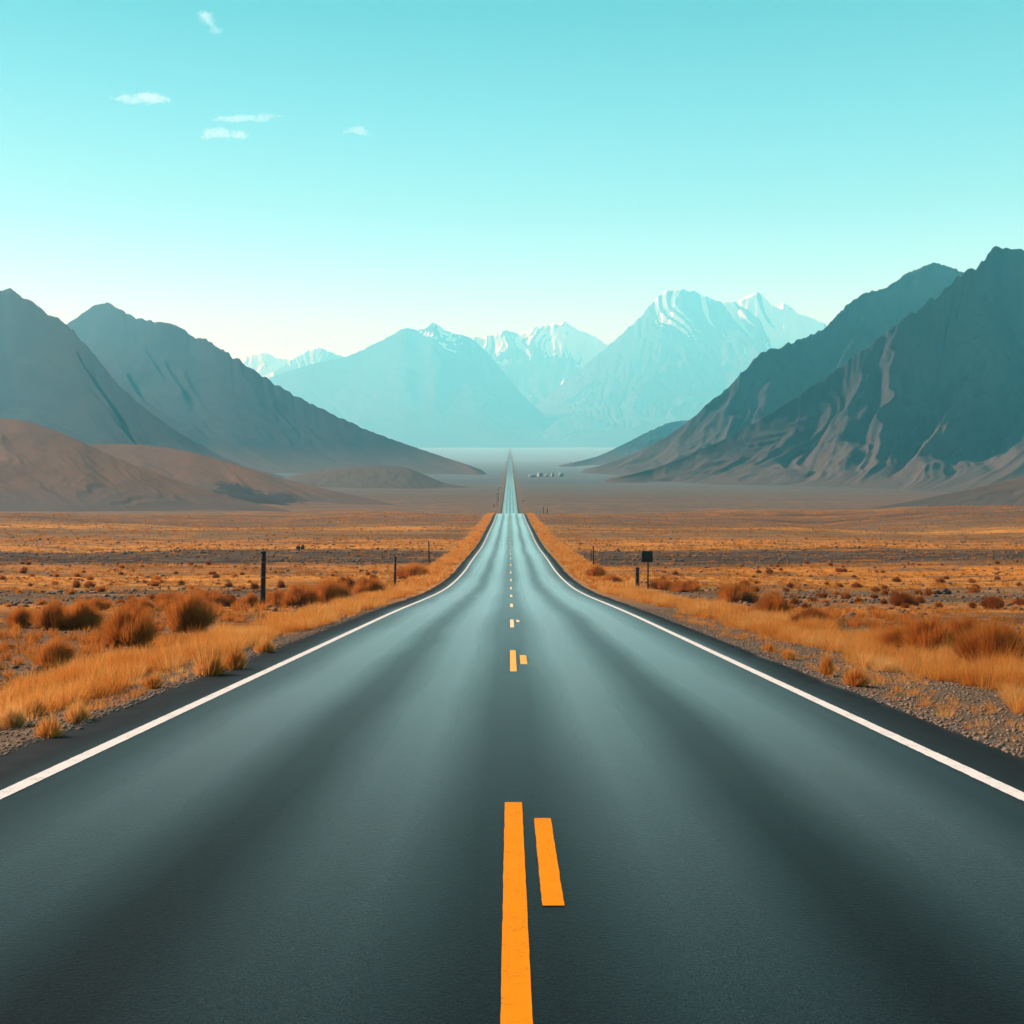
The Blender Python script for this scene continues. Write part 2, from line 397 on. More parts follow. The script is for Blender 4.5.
tag(ground, 'dry plain of orange grass, gravel and grey stones', 'ground', kind='structure')

EDGE = 3.6
Yroad = Yrows[(Yrows >= -40) & (Yrows <= 3100)]
def road_z(Y): return prof(Y) + np.clip(np.asarray(Y), 0, 3000)*1e-4
jag = lambda Y, s: 4.40 + 0.07*fbm(Y*0.5, Y*0+s*7.7, 2, 31) + 0.045*fbm(Y*2.7, Y*0+s*3.1, 3, 37, 0.7)
cols = []
for k, x in enumerate([-1, -0.995, -0.9, -0.5, 0, 0.5, 0.9, 0.995, 1]):
    xx = x*jag(Yroad, 1 if x > 0 else 2)
    zz = road_z(Yroad) - (0.07 if abs(x) == 1 else 0.0)
    cols.append(np.stack([xx, Yroad, zz], -1))
road = mesh_obj('road', np.concatenate(cols), grid_faces(9, len(Yroad)), M['asphalt'])
tag(road, 'straight grey asphalt road running to the mountains', 'road', kind='structure')

def stripe(name, x0, x1, y0, y1, mat, jitter=0.0025):
    Y = np.concatenate([[y0], Yroad[(Yroad > y0) & (Yroad < y1)], [y1]])
    if y1 - y0 < 12: Y = np.linspace(y0, y1, 60)
    elif y0 < 60:
        Y = np.unique(np.concatenate([Y, np.arange(max(y0, 2), min(y1, 30), 0.06)]))
    z = road_z(Y) + 0.004 + np.clip(Y, 0, 3000)*2e-5
    je = jitter*fbm(Y*11, Y*0+x0*9, 3, 61); jf = jitter*fbm(Y*11, Y*0+x1*13, 3, 63)
    v = np.concatenate([np.stack([x0+je, Y, z], -1), np.stack([x1+jf, Y, z], -1)])
    return mesh_obj(name, v, grid_faces(2, len(Y)), mat, road)
for s in (-1, 1):
    a, b_ = sorted((s*(EDGE-0.068), s*(EDGE+0.068)))
    stripe('edge_line', a, b_, -30, 3000, M['white'], 0.006)
dashes = [(-0.035, 0.082, 2.6, 7.54), (0.155, 0.262, 5.3, 7.08), (0.0, 0.10, 16.2, 19.9), (0.165, 0.275, 17.3, 18.9), (0.0, 0.10, 26.4, 29.8), (0.16, 0.25, 28.6, 29.6)]
y = 37.7
while y < 300:
    dashes.append((0.0, 0.11, y, y+3.3)); y += 11.4
for x0, x1, a, b_ in dashes: stripe('centre_dash', x0, x1, a, b_, M['yellow' if a < 10 else ('yellow_glare_mid' if a < 22 else 'yellow_glare_far')])

# ------------------------------------------------------------------ mountains
def floor_z(py):
    Zs = np.concatenate([np.linspace(500, 3300, 2000), np.linspace(3300, 9000, 300)])
    k = np.nonzero(HY + F*(EYE-prof(Zs))/Zs <= py)[0]
    return float(Zs[k[0]]) if len(k) else 9000.0
def mountain(name, pts, mat, label, cat, nu=260, nv=90, p=1.5, spur=0.25, freq=9.0, seed=1, rough=0.012, back=0.8, fine=0.05, warp=0.25, snow=None):
    """pts: (ridge px, ridge py, ridge Z, foot px, foot Z) pairs; the back falls away behind the ridge"""
    pts = [tuple(q) for q in pts]
    if pts[0][1] > 447: pts.insert(0, (pts[0][0]+(-18 if pts[0][0] < pts[-1][0] else 18), pts[0][1]+7, pts[0][2], pts[0][3]+(-18 if pts[0][0] < pts[-1][0] else 18), pts[0][4]))
    if pts[-1][1] > 447: pts.append((pts[-1][0]+(12 if pts[-1][0] < 500 else -18), pts[-1][1]+7, pts[-1][2], pts[-1][3]+(12 if pts[-1][0] < 500 else -18), pts[-1][4]))
    P = np.array(pts, float)
    for i_, q in enumerate(P):                                     # the low ends of a ridge come down to the floor where the floor is seen
        if q[1] > 447 and i_ in (0, len(P)-1):
            q[2] = min(q[2], 0.965*floor_z(q[1] - 7))
        q[4] = min(q[4], q[2]*0.9)
    rx = (P[:,0]-HX)/F*P[:,2]; ry = P[:,2]; rz = EYE-(P[:,1]-HY)/F*P[:,2]
    fx = (P[:,3]-HX)/F*P[:,4]; fy = P[:,4]
    s = np.concatenate([[0], np.cumsum(np.hypot(np.diff(P[:,0]), np.diff(P[:,1])))]); s /= s[-1]
    u = np.linspace(0, 1, nu)
    I = lambda a: pchip(s, a, u)
    rx, ry, rz, fx, fy = map(I, (rx, ry, rz, fx, fy))
    fz = prof(fy) - 6
    H = np.maximum(rz - fz, 0.5)
    hm = H.max()
    rz0 = rz.copy(); rz = rz + fbm(u*70, u*0+seed, 4, seed, 0.6)*rough*hm*np.clip(H/hm*2, 0.1, 1)
    H = np.maximum(rz0 - fz, 0.5)
    v = np.linspace(0, 1, nv)[None, :]; U = u[:, None]
    x = fx[:, None] + (rx-fx)[:, None]*v; y = fy[:, None] + (ry-fy)[:, None]*v
    t = v**p*(1-0.12*np.sin(np.pi*v))
    wp = fbm(U*4+v*1.5, v*2.2+U*0, 3, seed+3)*warp/freq*2
    n1 = 1-np.abs(perlin((U+wp)*freq, v*0.22+U*0, seed+5))*1.8
    n2 = 1-np.abs(perlin((U+wp*1.3)*freq*2.7, v*0.6+U*0, seed+6))*1.8
    n4 = np.abs(perlin((U+wp*1.6)*freq*7.3, v*1.3+U*0, seed+7))*1.8
    n3 = fbm(U*freq*6, v*9+U*0, 4, seed+8)
    env = np.sin(np.pi*np.clip(v, 0, 1)**1.15)**0.8
    d = 1 - np.clip(1-(0.7*n1+0.3*n2), 0, 1.3)*spur*env - n4*fine*1.3*env + fine*n3*env*0.9
    z = fz[:, None] + H[:, None]*t*np.clip(d, 0.05, 1.05) + (rz-rz0)[:, None]*v**9
    # behind the ridge
    bv = np.linspace(0, 1, 14)[None, 1:]
    L = hm*back*2.2
    q = np.hypot(rx, ry)
    bx = rx[:, None] + (rx/q)[:, None]*L*bv; by = ry[:, None] + (ry/q)[:, None]*L*bv
    bz = rz[:, None] - (rz - fz + 8)[:, None]*bv**1.1
    X = np.concatenate([x, bx], 1); Y = np.concatenate([y, by], 1); Z = np.concatenate([z, bz], 1)
    n_all = X.shape[1]
    o = mesh_obj(name, np.stack([X, Y, Z], -1).reshape(-1, 3), grid_faces(nu, n_all), mat, None, True)
    vv = np.concatenate([np.linspace(0, 1, nv), 1 + bv[0]])
    uvv = np.stack(np.broadcast_arrays(u[:, None], vv[None, :]), -1).reshape(-1, 2)
    lay = o.data.uv_layers.new(name='UVMap')
    li = np.empty(len(o.data.loops), np.int32); o.data.loops.foreach_get('vertex_index', li)
    lay.data.foreach_set('uv', uvv[li].astype(np.float32).ravel())
    ab = np.clip(Z - prof(Y), 0, 500).ravel().astype(np.float32)
    aa = o.data.attributes.new('above', 'FLOAT', 'POINT'); aa.data.foreach_set('value', ab)
    if snow:
        bias = np.interp(u, [q[0] for q in snow], [q[1] for q in snow])[:, None]
        n5 = np.abs(perlin((U+wp*1.6)*freq*15+v*6, v*2.5+U*0, seed+9))*1.8
        g = 0.25*(1-n2) + 0.55*n4 + 0.50*n5 + 0.40*fbm(U*freq*2.2, v*3.0+U*2, 3, seed+12) + (v-0.80)*1.4 + bias - 0.22
        sm = np.clip((g-0.25)/0.7, 0, 1)
        full = np.concatenate([sm, np.repeat(sm[:, -1:], bv.shape[1], 1)], 1).ravel().astype(np.float32)
        at_ = o.data.attributes.new('snow', 'FLOAT', 'POINT'); at_.data.foreach_set('value', full)
    tag(o, label, cat, kind='structure')
    return o

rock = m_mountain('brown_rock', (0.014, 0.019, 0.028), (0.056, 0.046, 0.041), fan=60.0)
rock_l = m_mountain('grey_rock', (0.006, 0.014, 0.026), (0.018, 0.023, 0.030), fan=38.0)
dune = m_mountain('brown_hill', (0.066, 0.036, 0.021), (0.120, 0.066, 0.037), stony=2.0, fan=14.0)
dune_patch = m_mountain('brown_hill_patch', (0.066, 0.036, 0.021), (0.120, 0.066, 0.037), stony=2.0, fan=14.0, dark_patch=(0.54, 0.55, 0.10, 0.24))
hillm = m_mountain('dim_hill', (0.075, 0.06, 0.05), (0.10, 0.078, 0.06), stony=2.0, fan=14.0)
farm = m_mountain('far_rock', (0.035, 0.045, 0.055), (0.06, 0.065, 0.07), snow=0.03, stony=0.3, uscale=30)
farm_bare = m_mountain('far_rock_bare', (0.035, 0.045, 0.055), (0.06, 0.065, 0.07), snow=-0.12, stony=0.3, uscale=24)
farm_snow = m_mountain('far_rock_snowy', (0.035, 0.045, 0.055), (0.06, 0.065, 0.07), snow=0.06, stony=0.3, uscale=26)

def auto(ridge, Zr, shift, Zf):
    """pair ridge points (px, py) with feet; Zr, Zf, shift run linearly from first to last"""
    n = len(ridge); out = []
    for i, (px, py) in enumerate(ridge):
        k = i/(n-1)
        out.append((px, py, Zr[0]+(Zr[1]-Zr[0])*k, px+shift[0]+(shift[1]-shift[0])*k, Zf[0]+(Zf[1]-Zf[0])*k))
    return out

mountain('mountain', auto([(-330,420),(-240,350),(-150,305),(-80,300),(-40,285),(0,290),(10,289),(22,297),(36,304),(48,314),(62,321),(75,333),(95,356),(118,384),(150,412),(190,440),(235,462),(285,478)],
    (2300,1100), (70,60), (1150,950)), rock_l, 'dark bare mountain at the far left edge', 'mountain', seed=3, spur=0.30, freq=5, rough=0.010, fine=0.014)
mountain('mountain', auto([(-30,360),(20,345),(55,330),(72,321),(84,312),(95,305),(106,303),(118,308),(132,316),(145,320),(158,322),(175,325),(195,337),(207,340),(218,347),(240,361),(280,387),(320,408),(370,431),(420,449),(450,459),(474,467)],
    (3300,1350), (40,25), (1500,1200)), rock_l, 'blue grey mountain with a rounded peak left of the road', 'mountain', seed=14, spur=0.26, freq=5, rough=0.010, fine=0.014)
mountain('hill', auto([(-220,420),(-140,412),(-60,413),(0,418),(20,420),(45,427),(75,439),(105,453),(135,465),(170,478),(210,491),(255,503),(290,511)],
    (850,535), (50,40), (500,505)), dune, 'smooth brown hill in front of the left mountains', 'hill', seed=21, spur=0.25, freq=7, p=1.25, rough=0.006, fine=0.02)
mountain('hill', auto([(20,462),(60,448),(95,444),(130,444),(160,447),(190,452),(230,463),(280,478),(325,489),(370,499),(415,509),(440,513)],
    (1000,545), (30,20), (560,510)), dune_patch, 'brown hill with a dark patch, right of the smooth hill', 'hill', seed=27, spur=0.85, freq=3.2, p=1.1, rough=0.01, fine=0.03)
mountain('hill', auto([(270,482),(300,474),(335,468),(370,465.5),(402,467),(425,475),(445,483),(470,488)],
    (990,880), (0,0), (840,800)), hillm, 'low grey hill standing alone on the valley floor', 'hill', nu=140, nv=40, seed=33, spur=0.12, freq=5, p=1.0)
mountain('mountain', auto([(1180,300),(1100,270),(1040,262),(1000,262),(965,272),(950,267),(940,263),(928,265),(905,275),(893,283),(880,290),(866,293),(850,303),(838,314),(822,330),(805,338),(785,345),(766,351),(748,366),(730,386),(712,400),(690,420),(660,440),(625,457),(590,469)],
    (2500,1400), (-40,-10), (1250,1150)), rock, 'grey mountain shoulder sloping down towards the road, right', 'mountain', seed=44, spur=0.40, freq=10)
mountain('mountain', auto([(1500,330),(1380,250),(1240,215),(1130,235),(1060,262),(1030,252),(1015,248),(1000,247),(990,252),(978,266),(962,274),(940,293),(905,318),(865,348),(825,378),(785,404),(740,431),(700,450),(655,468),(610,480)],
    (1700,1020), (-170,-15), (650,900)), rock, 'tall brown mountain with long lit spurs at the right edge', 'mountain', seed=52, spur=0.72, freq=7, nu=520, nv=180, warp=0.13, fine=0.07, p=1.8)
mountain('hill', auto([(1300,428),(1200,445),(1100,462),(1024,477),(985,486),(940,495),(895,504),(850,511),(810,516)],
    (700,530), (-30,-20), (500,502)), dune, 'brown foot slope rising at the right edge', 'hill', nu=160, nv=50, seed=61, spur=0.10, freq=6, p=1.1, rough=0.006)
mountain('hill', auto([(830,405),(780,412),(735,416),(690,420),(672,422),(652,430),(622,445),(595,457),(565,464)],
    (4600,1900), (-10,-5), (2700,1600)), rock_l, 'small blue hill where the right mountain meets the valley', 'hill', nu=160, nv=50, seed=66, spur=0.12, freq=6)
# far snow-streaked range
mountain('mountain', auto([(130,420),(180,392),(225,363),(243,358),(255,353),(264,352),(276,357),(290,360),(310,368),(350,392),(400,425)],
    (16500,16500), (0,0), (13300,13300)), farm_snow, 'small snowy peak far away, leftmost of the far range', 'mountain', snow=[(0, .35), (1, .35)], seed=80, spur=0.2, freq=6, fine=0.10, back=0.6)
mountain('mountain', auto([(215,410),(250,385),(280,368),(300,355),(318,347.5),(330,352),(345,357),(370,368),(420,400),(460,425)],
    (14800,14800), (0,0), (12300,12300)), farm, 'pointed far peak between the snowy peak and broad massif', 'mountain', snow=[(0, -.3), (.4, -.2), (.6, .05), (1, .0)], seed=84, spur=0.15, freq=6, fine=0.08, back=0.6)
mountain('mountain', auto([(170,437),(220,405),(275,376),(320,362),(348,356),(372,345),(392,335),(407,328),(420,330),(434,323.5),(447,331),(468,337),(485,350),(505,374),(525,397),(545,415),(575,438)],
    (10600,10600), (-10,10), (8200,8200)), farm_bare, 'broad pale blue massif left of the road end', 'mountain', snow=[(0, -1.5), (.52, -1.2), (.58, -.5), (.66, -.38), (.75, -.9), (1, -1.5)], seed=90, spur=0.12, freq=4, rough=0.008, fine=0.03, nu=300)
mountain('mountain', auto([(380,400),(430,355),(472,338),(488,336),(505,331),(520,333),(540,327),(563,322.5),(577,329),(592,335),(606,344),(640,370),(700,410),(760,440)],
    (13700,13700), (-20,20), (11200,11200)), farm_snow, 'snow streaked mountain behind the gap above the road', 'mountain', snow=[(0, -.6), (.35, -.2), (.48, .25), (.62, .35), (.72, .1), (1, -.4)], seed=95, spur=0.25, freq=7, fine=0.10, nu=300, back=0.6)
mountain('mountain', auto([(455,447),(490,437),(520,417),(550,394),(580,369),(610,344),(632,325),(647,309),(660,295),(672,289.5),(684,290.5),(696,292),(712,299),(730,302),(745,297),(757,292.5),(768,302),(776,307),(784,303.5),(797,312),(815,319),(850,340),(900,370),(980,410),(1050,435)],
    (11500,11500), (-60,30), (8500,8500)), farm, 'highest snow streaked far peak, right of the road end', 'mountain', snow=[(0, -1.4), (.28, -.9), (.40, -.50), (.5, -.18), (.6, .22), (.72, .36), (1, .0)], seed=101, spur=0.28, freq=8, fine=0.09, rough=0.013, nu=640, nv=190)

# ------------------------------------------------------------------ haze
hz = MB(); hz.box((0, 9350, 1010), (21600, 19100, 2260))
hm_, hn, hl, hb = new_mat('haze_air'); hn.remove(hb)
pv = hn.new('ShaderNodeVolumePrincipled')
pv.inputs['Color'].default_value = (*HAZE_COLOR, 1); pv.inputs['Density'].default_value = HAZE_DENSITY
pv.inputs['Anisotropy'].default_value = 0.05; pv.inputs['Absorption Color'].default_value = (1, 1, 1, 1)
hl.new(pv.outputs[0], hn['Material Output'].inputs['Volume'])
haze = hz.build('haze', hm_)
tag(haze, 'pale blue haze filling the valley air', 'haze', kind='stuff')

# ------------------------------------------------------------------ clouds (above the haze)
cm, cn, cl, cb = new_mat('cloud_vapour'); cn.remove(cb)
cv = cn.new('ShaderNodeVolumePrincipled'); cv.inputs['Color'].default_value = (1, 1, 1, 1); cv.inputs['Density'].default_value = 0.0026
cv.inputs['Anisotropy'].default_value = 0.3
cl.new(cv.outputs[0], cn['Material Output'].inputs['Volume'])
import bmesh
cloud_tex = bpy.data.textures.new('cloud_lumps', 'CLOUDS'); cloud_tex.noise_depth = 4
def cloud(px, py, w, h, label, seed, puffs, tilt=0.0, depth=0.5):
    """a heap of puffs with a flat base, fused into one body"""
    alt = 3150.0
    Z = (alt-EYE)/((HY-py)/F); k = Z/F
    r_ = np.random.default_rng(seed)
    bm = bmesh.new(); bmesh.ops.create_icosphere(bm, subdivisions=3, radius=1)
    sv = np.array([q.co for q in bm.verts]); sf = [[q.index for q in f.verts] for f in bm.faces]; bm.free()
    V = []; Fc = []
    for i in range(puffs):
        t = (i+0.5)/puffs*2-1 + 0.12*r_.standard_normal()
        big = max(0.2, max(0.0, 1-t*t)**0.8*(0.65+0.6*r_.random()))
        rad = np.array([w*0.5*(0.9/puffs**0.6)*(0.8+big*0.6), w*0.5*depth*(0.25+0.5*big), h*0.5*big])
        p = np.array([t*w*0.42, w*0.2*depth*r_.standard_normal(), rad[2]*0.55])
        q = sv*rad; q[:, 2] = np.where(q[:, 2] < 0, q[:, 2]*0.5, q[:, 2])
        b0 = sum(len(x) for x in V)
        V.append(q + p); Fc += [[j+b0 for j in f] for f in sf]
    V = np.concatenate(V)*k
    ct, sn_ = math.cos(tilt), math.sin(tilt)
    V = np.stack([V[:,0]*ct-V[:,2]*sn_, V[:,1], V[:,0]*sn_+V[:,2]*ct], -1)
    o = mesh_obj('cloud', V, Fc, cm, None, True); o.location = at(px, py, Z)
    m1 = o.modifiers.new('fuse', 'REMESH'); m1.mode = 'VOXEL'; m1.voxel_size = max(w, h)*k/110
    m2 = o.modifiers.new('lumps', 'DISPLACE'); m2.texture = cloud_tex; m2.texture_coords = 'GLOBAL'; m2.strength = h*k*0.95; m2.mid_level = 0.5
    tag(o, label, 'cloud', 'small clouds in the left sky')
cloud_tex.noise_scale = 38.0
cloud(206, 25, 28, 20, 'small upright puff of cloud, the topmost cloud', 3, 5, -0.85, 0.8)
cloud(144, 101, 58, 11, 'flat white cloud, leftmost of the clouds', 8, 9, 0.03)
cloud(223, 137, 50, 13, 'flat white cloud lowest in the sky, under a thin streak', 12, 8, 0.0)
cloud(245, 120, 76, 6, 'thin faint streak of cloud above the lowest cloud', 17, 10, 0.03, 0.3)
cloud(358, 134, 26, 9, 'tiny faint cloud, rightmost of the clouds', 22, 5, 0.0)

# ------------------------------------------------------------------ plant fibres
def blades(base, lean, h, w, bend=0.35, z_up=None):
    """tapering bent blades: base (N,3), lean (N,2) horizontal reach of the tip, height h, width w"""
    N = len(base); a = RNG.random(N)*np.pi
    wx = np.stack([np.cos(a), np.sin(a), np.zeros(N)], -1)*w[:, None]*0.5
    tip = base + np.concatenate([lean, h[:, None]], 1)
    mid = base + np.concatenate([lean*bend, (h*0.55)[:, None]], 1)
    V = np.stack([base-wx, base+wx, mid+wx*0.8, mid-wx*0.8, tip], 1).reshape(-1, 3)
    i = np.arange(N)[:, None]*5
    li = np.concatenate([i+0, i+1, i+2, i+3, i+3, i+2, i+4], 1).ravel()
    lc = np.tile([4, 3], N).astype(np.int32)
    return V, li, lc
def join(parts):
    V = []; LI = []; LC = []; b = 0
    for v, li, lc in parts: V.append(v); LI.append(li+b); LC.append(lc); b += len(v)
    return np.concatenate(V), (np.concatenate(LI), np.concatenate(LC))

def clumped(cx, cy, rad, hgt, nb, width):
    """grass clumps: arrays of centres -> blades"""
    n = len(cx); idx = np.repeat(np.arange(n), nb)
    N = len(idx); ang = RNG.random(N)*2*np.pi; rr = np.sqrt(RNG.random(N))
    bx = cx[idx] + np.cos(ang)*rr*rad[idx]*0.6; by = cy[idx] + np.sin(ang)*rr*rad[idx]*0.6
    bz = gz(bx, by) - 0.02
    h = hgt[idx]*(0.45 + 0.65*RNG.random(N))*(1.05-0.35*rr)
    lean = np.stack([np.cos(ang), np.sin(ang)], -1)*(rad[idx]*(0.2+0.9*rr*RNG.random(N)))[:, None]
    lean += RNG.standard_normal((N, 2))*0.06*h[:, None] + np.array([0.05, -0.02])*h[:, None]
    return blades(np.stack([bx, by, bz], -1), lean, h, np.broadcast_to(width, (n,))[idx] if np.ndim(width) else np.full(N, width))

parts = []
def strip(side, y0, y1, xin, xout, dens, hlo, hhi, nb, w, thresh=-0.25, seed=0):
    A = (y1-y0)*4.5; n = int(A*dens)
    cy_ = y0 + (y1-y0)*RNG.random(n)
    xi = np.interp(cy_, *xin); xo = np.interp(cy_, *xout)
    k = RNG.random(n); cx_ = side*(xi + (xo-xi)*k)
    nz = fbm(cx_*0.55, cy_*0.35, 3, 40+seed)
    edge = np.minimum(k, 1-k)*4
    keep = nz + 0.5*np.clip(edge, 0, 1) - 0.25 > thresh
    cx_, cy_, nz = cx_[keep], cy_[keep], nz[keep]
    m = len(cx_)
    hg = (hlo + (hhi-hlo)*RNG.random(m))*(0.8+0.5*np.clip(nz+.3, 0, 1))
    parts.append(clumped(cx_, cy_, hg*(0.45+0.25*RNG.random(m)), hg, nb, w))
LIN = ([8, 14, 18, 24, 30, 60, 120, 300], [5.1, 5.1, 5.3, 5.0, 4.7, 4.7, 4.6, 4.6]); LOUT = ([8, 14, 20, 30, 60, 120, 300], [7.6, 7.2, 7.4, 7.4, 7.2, 7.0, 6.3])
RIN = ([8, 16, 24, 40, 60, 120, 300], [6.0, 5.9, 5.9, 5.4, 4.8, 4.6, 4.6]); ROUT = ([8, 16, 24, 40, 60, 120, 300], [9.5, 9.0, 8.8, 8.6, 8.0, 7.4, 6.5])
for s, i_, o_, sd in ((-1, LIN, LOUT, 0), (1, RIN, ROUT, 5)):
    strip(s, 9, 30, i_, o_, 17, 0.16, 0.46, 100, 0.0042, -0.14, sd)
    strip(s, 30, 62, i_, o_, 8, 0.18, 0.50, 60, 0.008, -0.14, sd)
    strip(s, 62, 130, i_, o_, 4, 0.2, 0.50, 26, 0.03, -0.3, sd)
    strip(s, 130, 330, i_, o_, 1.6, 0.3, 0.5, 18, 0.06, -0.5, sd)
    # thin wisps creeping onto the gravel
    strip(s, 7, 34, ([0, 99], [4.6, 4.6]), ([0, 99], [6.4, 6.4]), 6.5, 0.05, 0.18, 28, 0.0045, -0.03, sd+9)
V, FC = join(parts)
grass = mesh_obj('grass', V, FC, M['grass'])
tag(grass, 'golden dry grass along both road verges', 'grass', kind='stuff')

# fluffy rust undergrowth between and behind the shrubs
parts = []
strip(-1, 17, 62, ([17, 30, 62], [7.6, 7.4, 7.2]), ([17, 24, 40, 62], [9.5, 14, 15, 11]), 2.6, 0.22, 0.42, 110, 0.008, 0.12, 21)
strip(1, 11, 40, ([11, 20, 40], [8.6, 8.6, 8.4]), ([11, 20, 40], [12, 13, 13]), 2.6, 0.2, 0.40, 110, 0.008, 0.10, 33)
V, FC = join(parts)
ug = mesh_obj('undergrowth', V, FC, M['rust'])
tag(ug, 'low rust undergrowth between the shrubs', 'undergrowth', kind='stuff')

# low clumps over the plain, dense in the orange belts and thin on the stony ones
def belt(Y):
    return np.interp(Y, [18, 26, 40, 44, 62, 70, 98, 104, 132, 140, 170, 260], [0.5, 0.8, 0.8, 0.25, 0.25, 1, 1, 0.35, 0.35, 1, 0.8, 0.6])
n = 42000
cy_ = 14 + 290*RNG.random(n)**1.25
cx_ = (RNG.random(n)*2-1)*(8 + cy_*0.62)
keep = (np.abs(cx_) > 7.2) & (RNG.random(n) < belt(cy_)*np.clip(fbm(cx_*0.08, cy_*0.16, 3, 77)+0.75, 0, 1))
cx_, cy_ = cx_[keep], cy_[keep]; m_ = len(cx_)
hg = 0.10 + 0.20*RNG.random(m_)
V, FC = join([clumped(cx_, cy_, hg*1.2, hg, 14, 0.012 + cy_*0.0004)])
pg = mesh_obj('plain_grass', V, FC, M['plain_grass'])
tag(pg, 'low orange grass clumps scattered over the plain', 'grass', kind='stuff')

# ------------------------------------------------------------------ stones
def pebbles(cx, cy, size, seed, lift=0.25):
    bm = bmesh.new(); bmesh.ops.create_icosphere(bm, subdivisions=1, radius=1)
    bv = np.array([q.co for q in bm.verts]); bf = np.array([[q.index for q in f.verts] for f in bm.faces]); bm.free()
    N = len(cx); nv = len(bv)
    r = np.random.default_rng(seed)
    sc = size[:, None]*np.stack([0.7+0.6*r.random(N), 0.7+0.6*r.random(N), 0.45+0.4*r.random(N)], -1)
    v = bv[None]*(0.75+0.5*r.random((N, nv, 1)))*sc[:, None, :]
    a = r.random(N)*2*np.pi; c, s = np.cos(a)[:, None], np.sin(a)[:, None]
    x = v[..., 0]*c - v[..., 1]*s; y = v[..., 0]*s + v[..., 1]*c
    V = np.stack([x+cx[:, None], y+cy[:, None], v[..., 2] + (np.where(np.abs(cx) < 4.44, road_z(cy), gz(cx, cy))+size*lift)[:, None]], -1).reshape(-1, 3)
    F_ = (bf[None] + (np.arange(N)*nv)[:, None, None]).reshape(-1, 3)
    return V, (F_.ravel(), np.full(len(F_), 3, np.int32))
n = 48000
cy_ = 5 + 33*RNG.random(n)**1.4; sd = np.where(RNG.random(n) < 0.5, -1, 1)
cx_ = sd*(4.28 + 3.2*RNG.random(n)**1.3)
V, FC = pebbles(cx_, cy_, 0.005 + 0.022*RNG.random(n)**3.2, 3)
tag(mesh_obj('gravel', V, FC, M['gravel']), 'grey brown gravel between the asphalt and the grass', 'gravel', kind='stuff')
n = 48000
cy_ = 11 + 160*RNG.random(n)**1.4; cx_ = (RNG.random(n)*2-1)*(8+cy_*0.6)
keep = (np.abs(cx_) > 7.4) & (RNG.random(n) < np.clip(1.25-belt(cy_), 0.05, 1)) & (fbm(cx_*0.16, cy_*0.2, 3, 91) > -0.12)
cx_, cy_ = cx_[keep], cy_[keep]
V, FC = pebbles(cx_, cy_, (0.02 + 0.085*RNG.random(len(cx_))**3)*(1+cy_/110), 5)
tag(mesh_obj('scree', V, FC, M['stone']), 'loose grey stones lying on the bare patches of the plain', 'stones', kind='stuff')

# ------------------------------------------------------------------ shrubs and tufts
def fuzzy(nb, w, spread=1.0, droop=0.3, seed=0, lo=0.75):
    """a dome of fine upright fibres, unit radius and unit height"""
    r = np.random.default_rng(seed)
    ang = r.random(nb)*2*np.pi; q = np.sqrt(r.random(nb))
    # lobes so the outline is uneven
    lob = 1 + 0.16*np.sin(ang*3+seed) + 0.10*np.sin(ang*7+seed*2.1)
    ct = np.sqrt(np.clip(1-(q*0.96)**2, 0, 1))
    L = lo + (1-lo)*r.random(nb)
    tipx = np.cos(ang)*q*lob*spread*L; tipy = np.sin(ang)*q*lob*spread*L
    tipz = ct*L*(0.9+0.15*np.sin(ang*2+seed+q*4)) + 0.05
    s0 = 0.35*r.random(nb)
    base = np.stack([tipx*(0.25+s0), tipy*(0.25+s0), np.maximum(tipz*s0*0.8, 0)-0.02], -1)
    tip = np.stack([tipx, tipy, tipz], -1)
    lean = (tip-base)[:, :2]; h = (tip-base)[:, 2]
    global RNG
    keep_ = RNG; RNG = r
    out = blades(base, lean, h, np.full(nb, w), 0.55+droop*0.2)
    RNG = keep_
    return out
def twigs(nt, seed):
    r = np.random.default_rng(seed); mb = MB()
    for k in range(nt):
        a = r.random()*2*math.pi; q = 0.25+0.6*r.random()
        p0 = (0.22*q*math.cos(a), 0.22*q*math.sin(a), -0.03)
        p1 = (0.45*q*math.cos(a), 0.45*q*math.sin(a), 0.25)
        p2 = (0.72*q*math.cos(a+.2), 0.72*q*math.sin(a+.2), 0.36+0.28*r.random())
        mb.tube([p0, p1, p2], [0.022, 0.015, 0.006], 4)
    return mb
_proto = {}
def plant_mesh(key, nb, w, mat, seed, lo, nt):
    if key in _proto: return _proto[key]
    v, li, lc = fuzzy(nb, w, 1.0, 0.3, seed, lo)
    o = mesh_obj('shrub_shape', v, (li, lc), mat); me = o.data; bpy.data.objects.remove(o)
    tm = None
    if nt:
        t = twigs(nt, seed+50).build('twig_shape', M['twig']); tm = t.data; bpy.data.objects.remove(t)
    _proto[key] = (me, tm); return _proto[key]

